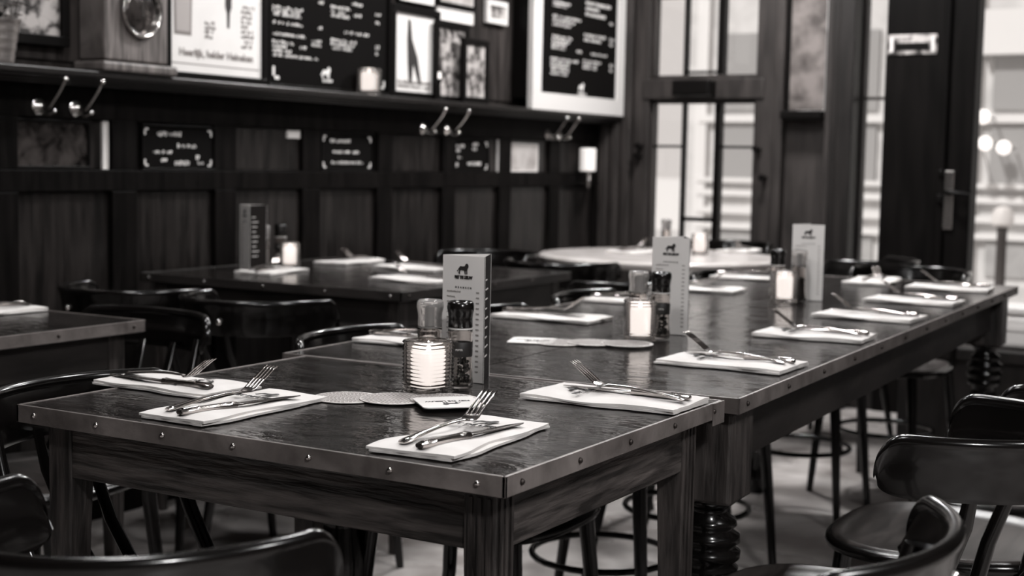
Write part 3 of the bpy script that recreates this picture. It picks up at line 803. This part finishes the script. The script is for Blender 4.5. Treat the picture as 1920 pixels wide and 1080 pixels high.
def round_coaster():
    t = tag(empty('round_coaster'), 'x', 'coaster', 'round patterned coasters')
    r = .053
    MB().lathe([(r-.0006, 0), (r, .0004), (r, .0012), (r-.0006, .0015)], 48).build('disc', M['board'], t, smooth=True)
    b = MB(); n = 17
    for i in range(n):
        y = -r*.9+i*r*1.8/(n-1); w = math.sqrt(max(0, (r*.93)**2-y*y)); m = int(w/.0045); x = -w
        for q in range(int(2*w/.006)):
            b.box(x+q*.006, x+q*.006+.0048, y-.0013+.0006*math.sin(q), y+.0005+.0006*math.sin(q), .0015, .0018)
    tag(b.build('pattern_relief', M['boardline'], t), kind='stuff')
    return freeze(t)
RC = round_coaster()
for i, (x, y, z, r, lb) in enumerate(((-1.312, 1.742, 0, 20, 'round patterned coaster on the near table, the one nearest the napkins'), (-1.242, 1.768, .0019, -25, 'round patterned coaster in the middle of the near table trio'),
                        (-1.170, 1.800, .0038, 40, 'round patterned coaster against the foot of the nearest candle glass'),
                        (-1.375, 2.545, 0, 10, 'round coaster next to the square one on the long table'), (-1.315, 2.575, .0019, -20, 'middle round coaster of three on the long table'),
                        (-1.245, 2.59, .0038, 40, 'round coaster nearest the candle on the long table'))):
    place(RC, (x, y, ZT+.001+z), R(r), lb, 'round patterned coasters')
def sq_coaster():
    t = tag(empty('square_coaster'), 'x', 'coaster', 'square white coasters')
    s = .0465; c = .010; P = []
    for cx, cy, a0 in ((s-c, s-c, 0), (-s+c, s-c, 90), (-s+c, -s+c, 180), (s-c, -s+c, 270)):
        for k in range(6): a = R(a0+k*18); P.append((cx+c*math.cos(a), cy+c*math.sin(a)))
    MB().prism(P, 0, .0016).build('board', M['coaster'], t)
    text('lettering', 'PIET DE LEEUW', .0105, M['print'], t, (0, -.006, .0016), bold=.0004, xs=.95)
    lion(t, .026, (0, .014, .0016), (0, 0, 0))
    return freeze(t)
QC = sq_coaster()
place(QC, (-1.142, 1.766, ZT+.0075), R(226), 'square white coaster with lion print resting on the round ones')
place(QC, (-1.435, 2.535, ZT+.001), R(200), 'square white coaster beside the round ones on the long table')

# ================================================================== WALL THINGS
def squig(b, y0, y1, z0, z1, k, seed, x):
    rnd = random.Random(seed); hh = (z1-z0)/max(1, k)
    for j in range(k):
        zc = z1-hh*(j+.5); yy = y0; ye = y1 if (j == 0 or k == 1) else y0+(y1-y0)*rnd.uniform(.55, 1)
        g = min(hh*.36, .010)
        while yy < ye-.004:
            w = rnd.uniform(.006, .011)
            if rnd.random() < .13: yy += .008; continue
            a = rnd.uniform(.6, 1)*g
            b.box(x, x+.0008, yy, yy+.0045, zc-a, zc+a*rnd.uniform(.4, 1))
            zz = rnd.choice((-a, 0, a*.4)); b.box(x, x+.0008, yy, yy+w*.8, zz+zc, zz+zc+.0055)
            yy += w
def bracket(b, x, y, z, sy, sz, s=.03, w=.006):
    b.box(x, x+.0008, min(y, y+sy*w), max(y, y+sy*w), min(z, z+sz*s), max(z, z+sz*s))
    b.box(x, x+.0008, min(y, y+sy*s*.8), max(y, y+sy*s*.8), min(z, z+sz*w), max(z, z+sz*w))
RXW = (R(90), 0, R(90))   # text upright on the left wall, reading along +Y
def framed(name, label, cat, x, y0, y1, z0, z1, fw, m_frame, m_inner, depth=.02, group=None, tilt=0):
    t = tag(empty(name, (x, (y0+y1)/2, z0)), label, cat, group); w = (y1-y0)/2; h = z1-z0
    b = MB().box(0, depth, -w, w, 0, fw).box(0, depth, -w, w, h-fw, h).box(0, depth, -w, -w+fw, fw, h-fw).box(0, depth, w-fw, w, fw, h-fw)
    b.build('frame', M[m_frame], t, bevel=.002)
    MB().box(0, depth*.6, -w+fw, w-fw, fw, h-fw).build('picture', M[m_inner], t)
    t.rotation_euler = (0, -tilt, 0)
    return t
XB = -3.318
# chalkboard one (long)
cb = framed('chalkboard', 'long black chalkboard menu above the shelf behind the lit candle', 'chalkboard', XB, 3.90, 4.635, 1.374, 1.96, .014, 'black', 'slate', .03)
CB1 = [(3.908, 4.106, 1.625, 1.662, 3), (3.908, 4.098, 1.596, 1.608, 1), (3.909, 4.113, 1.556, 1.568, 1), (3.909, 4.047, 1.496, 1.542, 3), (3.909, 4.186, 1.482, 1.494, 1), (4.062, 4.114, 1.517, 1.53, 1), (4.164, 4.215, 1.69, 1.702, 1), (4.166, 4.216, 1.597, 1.61, 1), (4.129, 4.21, 1.532, 1.561, 2), (4.241, 4.378, 1.65, 1.696, 3), (4.367, 4.455, 1.703, 1.72, 1), (4.371, 4.446, 1.663, 1.677, 1), (4.323, 4.499, 1.593, 1.611, 1), (4.242, 4.42, 1.531, 1.574, 3), (4.521, 4.571, 1.679, 1.695, 1), (4.522, 4.571, 1.648, 1.663, 1), (4.524, 4.57, 1.526, 1.573, 2), (4.187, 4.286, 1.407, 1.419, 1), (3.93, 4.12, 1.70, 1.76, 3), (4.25, 4.42, 1.74, 1.80, 3)]
def place_writing(t, L, x, dy=0, loc=None):
    for i, (y0, y1, z0, z1, k) in enumerate(L):
        b = MB(); squig(b, y0+.02, y1, z0, z1, k, i+len(L), x); 
        if b.v:
            o = b.xform(Matrix.Translation((-t.location.x, -t.location.y, -t.location.z))).build('chalk_writing', M['chalk'], t)
place_writing(cb, CB1, XB+.0185)
lion(cb, .05, (.0186, 4.236-cb.location.y, 1.443-1.374), RXW, 'chalk')
b = MB(); bracket(b, .0186, -.338, .03, 1, 1, .045, .012); bracket(b, .0186, .338, .03, -1, 1, .03, .008); b.build('chalk_corner', M['chalk'], cb)
# poster
po = framed('poster', 'framed pale beer poster with a tall glass, between clock and chalkboard', 'poster', XB, 3.395, 3.895, 1.374, 2.02, .026, 'black', 'photopale', .03)
py = po.location.y; x = .0186
MB().box(.0182, x, -.224, .224, .026, .62).build('paper', M['paper'], po)
text('lettering', 'Heerlijk, helder Heineken', .034, M['printgrey'], po, (x+.0005, 0, .09), RXW, bold=.0012, xs=1.02)
MB().box(x, x+.0004, -.215, .215, .052, .056).build('printed_line', M['printgrey'], po)
gl = MB().prism([(-.048, 0), (.032, 0), (.04, .30), (-.055, .30)], 0, .0005, Matrix.Translation((x, -.155, .145)) @ Matrix(((0, 0, 1, 0), (1, 0, 0, 0), (0, 1, 0, 0), (0, 0, 0, 1)))).build('printed_glass', M['printgrey'], po)
MB().prism([(-.038, .012), (.024, .012), (.03, .24), (-.044, .24)], 0, .0005, Matrix.Translation((x+.0006, -.155, .145)) @ Matrix(((0, 0, 1, 0), (1, 0, 0, 0), (0, 1, 0, 0), (0, 0, 0, 1)))).build('printed_beer', mat('grey_beer_print', .4, .6), gl)
MB().prism([(-.006, 0), (.006, 0), (.008, .05), (.016, .07), (.016, .13), (.006, .15), (-.006, .15), (-.016, .13), (-.016, .07), (-.008, .05)], 0, .0005, Matrix.Translation((x, .055, .185)) @ Matrix(((0, 0, 1, 0), (1, 0, 0, 0), (0, 1, 0, 0), (0, 0, 0, 1)))).build('printed_bottle', M['print'], po)
for q, (a, c, z0, z1) in enumerate(((.12, .19, .12, .27), (-.06, -.01, .14, .20))):
    b = MB(); squig(b, a, c, z0, z1, 9 if q == 0 else 4, 90+q, x); b.build('small_print', M['printgrey'], po)
# small frames on the shelf
fA = framed('picture_frame', 'black-framed pale print of a dancing figure leaning on the shelf', 'picture', XB, 4.642, 4.985, 1.374, 1.742, .028, 'black', 'paper', .03)
MB().prism([(-.03, .10), (-.02, .02), (.0, .02), (.01, .1), (.05, .02), (.07, .02), (.04, .13), (.0, .2), (-.01, .27), (-.03, .28), (-.035, .2)], 0, .0005, Matrix.Translation((.0186, -.02, .04)) @ Matrix(((0, 0, 1, 0), (1, 0, 0, 0), (0, 1, 0, 0), (0, 0, 0, 1)))).build('printed_figure', M['print'], fA)
b = MB(); squig(b, -.12, .12, .04, .075, 2, 5, .0187); b.build('small_print', M['printgrey'], fA)
framed('picture_frame', 'black frame with busy grey print, between the dancer print and the narrow frame', 'picture', -3.29, 4.93, 5.18, 1.374, 1.70, .024, 'black', 'photo', .02)
framed('picture_frame', 'narrow black frame standing rightmost on the shelf', 'picture', -3.255, 5.085, 5.29, 1.374, 1.645, .026, 'black', 'photo', .02)
framed('picture_frame', 'pale card pinned above the dancer print, cut by the frame top', 'picture', XB, 4.70, 4.97, 1.755, 1.99, .008, 'black', 'paper', .02)
framed('picture_frame', 'grey framed print above the busy print, cut by the frame top', 'picture', XB, 4.985, 5.28, 1.775, 1.99, .014, 'black', 'photopale', .02)
framed('picture_frame', 'pale strip card between the upper and lower prints', 'picture', XB, 4.985, 5.27, 1.712, 1.765, .004, 'whiteframe', 'paper', .012)
framed('picture_frame', 'small square photo in a pale frame high on the wall near the white board', 'picture', XB, 5.37, 5.545, 1.735, 1.835, .022, 'printlight', 'photo', .02)
framed('picture_frame', 'dark framed picture on the wall behind the flower bucket', 'picture', XB, 2.45, 3.0, 1.44, 1.9, .03, 'black', 'photo', .03)
# white framed chalkboard by the corner
c2 = framed('chalkboard', 'chalkboard menu in a wide white frame beside the window', 'chalkboard', -3.23, 5.61, 6.545, 1.368, 2.05, .08, 'whiteframe', 'slate', .03)
CB2 = [(5.824, 6.016, 1.85, 1.879, 2), (5.827, 6.129, 1.761, 1.818, 3), (5.821, 6.036, 1.654, 1.723, 4), (6.07, 6.141, 1.652, 1.671, 1), (5.816, 6.112, 1.535, 1.619, 5), (6.153, 6.439, 1.835, 1.915, 3), (6.143, 6.388, 1.714, 1.759, 2), (6.219, 6.421, 1.652, 1.669, 1), (6.138, 6.348, 1.582, 1.63, 3), (6.412, 6.472, 1.813, 1.835, 1), (6.418, 6.489, 1.709, 1.756, 2), (6.425, 6.484, 1.582, 1.63, 2), (6.09, 6.212, 1.45, 1.473, 1)]
kk = 3.21/3.235
place_writing(c2, [(a*kk, b_*kk, 1.1275+(c-1.1275)*kk, 1.1275+(d-1.1275)*kk, e) for a, b_, c, d, e in CB2], -3.2115)
lion(c2, .05, (.0186, 6.10-c2.location.y, 1.49-1.368), RXW, 'chalk')
MB().box(-.085, 0, -.46, -.44, .05, .66).build('batten', M['black'], c2); MB().box(-.085, 0, .40, .42, .05, .66).build('batten', M['black'], c2)
# clock
ck = tag(empty('wall_clock', (-3.318, 3.19, 1.374)), 'oak wall clock case with a round glazed dial standing on the shelf', 'clock')
MB().box(0, .11, -.13, .13, .035, .62).build('case', M['clockwood'], ck, bevel=.006)
MB().box(0, .13, -.155, .155, .0, .03).build('foot_moulding', M['clockwood'], ck, bevel=.008)
Rr = Matrix.Translation((.11, .01, .19)) @ Matrix.Rotation(R(90), 4, 'Y')
MB().lathe([(.07, 0), (.078, .006), (.083, .014), (.078, .02), (.072, .014), (.068, .002)], 40, cap=False).xform(Rr).build('bezel', M['brass'], ck, smooth='all')
MB().lathe([(.072, .001), (.072, .004), (.05, .012), (.02, .017), (.001, .018)], 36, cap=False).xform(Rr).build('dial', M['dial'], ck, smooth='all')
MB().box(.125, .128, .005, .012, .17, .245).build('clock_hand', M['brass'], ck)
cw = MB().box(-3.25, -3.22, 3.24, 3.30, 1.373, 1.393).build('card_holder', M['white'], bevel=.004); tag(cw, 'small white block on the shelf under the clock', 'block')
# bucket with flowers
bk = tag(empty('flower_bucket', (-3.235, 2.70, 1.373)), 'ribbed zinc bucket of white flowers at the left end of the shelf', 'flower bucket')
pr = [(.036, 0), (.038, .004)]+[(.038+.016*(i/12)+.0012*math.sin(i*2.2), .01+i*.0085) for i in range(13)]+[(.057, .116), (.057, .120), (.052, .118), (.037, .01), (.0005, .01)]
MB().lathe(pr, 32, cap=False).build('bucket', M['zinc'], bk, smooth=True)
rnd = random.Random(11)
for i in range(26):
    a = rnd.uniform(0, 2*PI); r = rnd.uniform(0, .065); h = rnd.uniform(.12, .21)
    x, y = r*math.cos(a), r*math.sin(a)
    MB().tube([(x*.4, y*.4, .05), (x*.8, y*.8, h*.7), (x, y, h)], .0012, 5).build('stem', M['leaf'], bk)
    fl = MB()
    for p in range(6):
        g = 2*PI*p/6; c, s = math.cos(g), math.sin(g)
        fl.add([(x, y, h), (x+.012*c-.005*s, y+.012*s+.005*c, h+.006), (x+.018*c, y+.018*s, h+.003), (x+.012*c+.005*s, y+.012*s-.005*c, h+.006)], [(0, 1, 2, 3)])
    fl.build('flower', M['petal'], bk)
for i in range(14):
    a = rnd.uniform(0, 2*PI); c, s = math.cos(a), math.sin(a); r = rnd.uniform(.03, .06); h = rnd.uniform(.11, .16)
    MB().add([(r*.4*c, r*.4*s, h), (r*c-.01*s, r*s+.01*c, h+.015), ((r+.03)*c, (r+.03)*s, h+.005), (r*c+.01*s, r*s-.01*c, h+.015)], [(0, 1, 2, 3)]).build('leaf', M['leaf'], bk)
# candlestick on shelf
cs = tag(empty('candlestick', (-3.235, 4.90, 1.373)), 'dark slim candlestick with a bright stub on the shelf', 'candlestick')
MB().lathe([(.022, 0), (.022, .006), (.006, .014), (.005, .07), (.011, .08), (.011, .088)], 16).build('stand', M['black'], cs, smooth=True)
MB().lathe([(.006, .088), (.006, .115)], 12).build('candle_stub', M['frost'], cs)
# framed things in the upper wainscot panels
XS = XW-.018
s1 = framed('chalk_sign', 'small chalk sign with corner brackets in the leftmost lettered panel', 'sign', XS, 3.302, 3.64, 1.081, 1.226, .006, 'black', 'slate', .018)
S1 = [(3.353, 3.481, 1.185, 1.209, 1), (3.444, 3.551, 1.148, 1.171, 1), (3.332, 3.444, 1.131, 1.143, 1), (3.365, 3.415, 1.105, 1.117, 1), (3.432, 3.518, 1.092, 1.116, 1), (3.531, 3.587, 1.096, 1.131, 2)]
place_writing(s1, S1, XS+.0112)
s2 = framed('chalk_sign', 'small chalk sign with three lines between two blank panels', 'sign', XS, 4.214, 4.545, 1.081, 1.226, .006, 'black', 'slate', .018)
place_writing(s2, [(4.253, 4.392, 1.185, 1.202, 1), (4.26, 4.454, 1.146, 1.158, 1), (4.261, 4.479, 1.106, 1.118, 1)], XS+.0112)
s3 = framed('chalk_sign', 'small chalk sign under the middle pair of coat hooks', 'sign', XS, 5.11, 5.41, 1.081, 1.226, .006, 'black', 'slate', .018)
place_writing(s3, [(5.116, 5.214, 1.164, 1.201, 2), (5.257, 5.324, 1.171, 1.212, 2), (5.143, 5.194, 1.135, 1.149, 1), (5.216, 5.349, 1.105, 1.129, 1), (5.118, 5.161, 1.098, 1.124, 1)], XS+.0112)
for t, w in ((s1, .155), (s2, .15), (s3, .14)):
    b = MB()
    for sy in (-1, 1):
        for sz in (0, 1):
            bracket(b, .0112, sy*w, .012 if sz == 0 else .133, -sy, 1 if sz == 0 else -1, .022, .006)
    b.build('chalk_corner', M['chalk'], t)
framed('card', 'pale card in a dark frame near the wall sconce', 'card', XS, 5.575, 5.86, 1.083, 1.215, .006, 'whiteframe', 'photopale', .012)
framed('card', 'narrow white upright card left of the pale card', 'card', XS, 5.495, 5.545, 1.083, 1.228, .004, 'whiteframe', 'paper', .012)
framed('card', 'slim white strip standing left of the first chalk sign', 'card', XS, 3.142, 3.166, 1.081, 1.228, .004, 'whiteframe', 'paper', .012)
framed('card', 'tiny white tag at the top of a blank panel', 'card', XS, 4.025, 4.098, 1.198, 1.226, .003, 'whiteframe', 'paper', .01)
fd = framed('picture_frame', 'very dark picture in the panel under the left coat hooks', 'picture', XS, 2.79, 3.09, 1.081, 1.228, .01, 'black', 'dial', .016)
# coat hooks
def make_hook():
    t = tag(empty('coat_hook'), 'x', 'coat hook', 'double coat hooks under the shelf')
    Rx = Matrix.Rotation(R(90), 4, 'Y')
    MB().lathe([(.024, 0), (.024, .003), (.017, .007), (.012, .014), (.001, .018)], 20).xform(Rx).build('back_plate', M['brass'], t, smooth=True)
    MB().tube(bezl([(.01, 0, 0), (.035, .004, -.006), (.055, .006, .012), (.085, .01, .05), (.098, .012, .072)], 5), .0042, 8).build('upper_arm', M['brass'], t, smooth=True)
    MB().ball((.1, .012, .078), .0095, 12, 8).build('upper_ball', M['brass'], t, smooth='all')
    MB().tube(bezl([(.012, 0, -.008), (.03, .006, -.022), (.05, .012, -.016)], 5), .004, 8).build('lower_arm', M['brass'], t, smooth=True)
    MB().ball((.052, .014, -.012), .0075, 12, 8).build('lower_ball', M['brass'], t, smooth='all')
    return freeze(t)
HK = make_hook()
for y, z, lb in ((2.887, 1.262, 'coat hook leftmost under the shelf'), (3.027, 1.262, 'coat hook second from the left under the shelf'),
                 (4.88, 1.258, 'left hook of the middle pair under the shelf'), (5.06, 1.258, 'right hook of the middle pair under the shelf'),
                 (5.93, 1.262, 'left hook of the pair under the white-framed board'), (6.045, 1.262, 'right hook of the pair under the white-framed board')):
    place(HK, (XW, y, z), 0, lb, 'double coat hooks under the shelf')
# sconce
sc = tag(empty('wall_sconce', (XW, 6.27, 1.10)), 'small white-shaded wall sconce on a curled arm near the corner', 'wall lamp')
MB().lathe([(.036, 0), (.04, .004), (.04, .108), (.034, .112)], 24).xform(Matrix.Translation((.07, -.05, -.01))).build('lamp_shade', M['shade'], sc, smooth=True)
MB().tube(bezl([(.07, -.05, -.01), (.07, -.045, -.06), (.05, -.0, -.10), (.02, .06, -.085), (.012, .085, -.02), (.01, .088, .06), (.006, .088, .10)], 6), .008, 10).build('curled_arm', M['brass'], sc, smooth=True)
MB().box(0, .008, .065, .11, -.03, .11).build('back_plate', M['black'], sc, bevel=.003)

# right side: low bench with white box
bn = tag(empty('low_bench', (-.86, 5.62, 0)), 'low dark closed-front bench near the glazed door carrying a white box', 'bench')
MB().box(-.62, .45, -.2, .2, .42, .465).build('seat_board', M['postwood'], bn, bevel=.006)
MB().box(-.60, .43, -.17, -.15, 0, .42).build('front_board', M['postwood'], bn, bevel=.003)
for sx in (-.60, .39):
    for sy in (-.148, .15): MB().box(sx, sx+.04, sy, sy+.04, 0, .42).build('leg', M['postwood'], bn, bevel=.003)
wb = tag(empty('white_box', (-.95, 5.6, .467)), 'rounded white box on the low bench beyond the long table', 'box')
MB().box(-.17, .17, -.1, .1, 0, .125).build('body', M['white'], wb, bevel=.02, seg=3)
MB().box(-.172, .172, -.102, .102, .127, .158).build('lid', M['whiteframe'], wb, bevel=.01, seg=3)
MB().box(-.13, -.05, -.104, -.1, .07, .09).build('label_patch', M['paper'], wb)
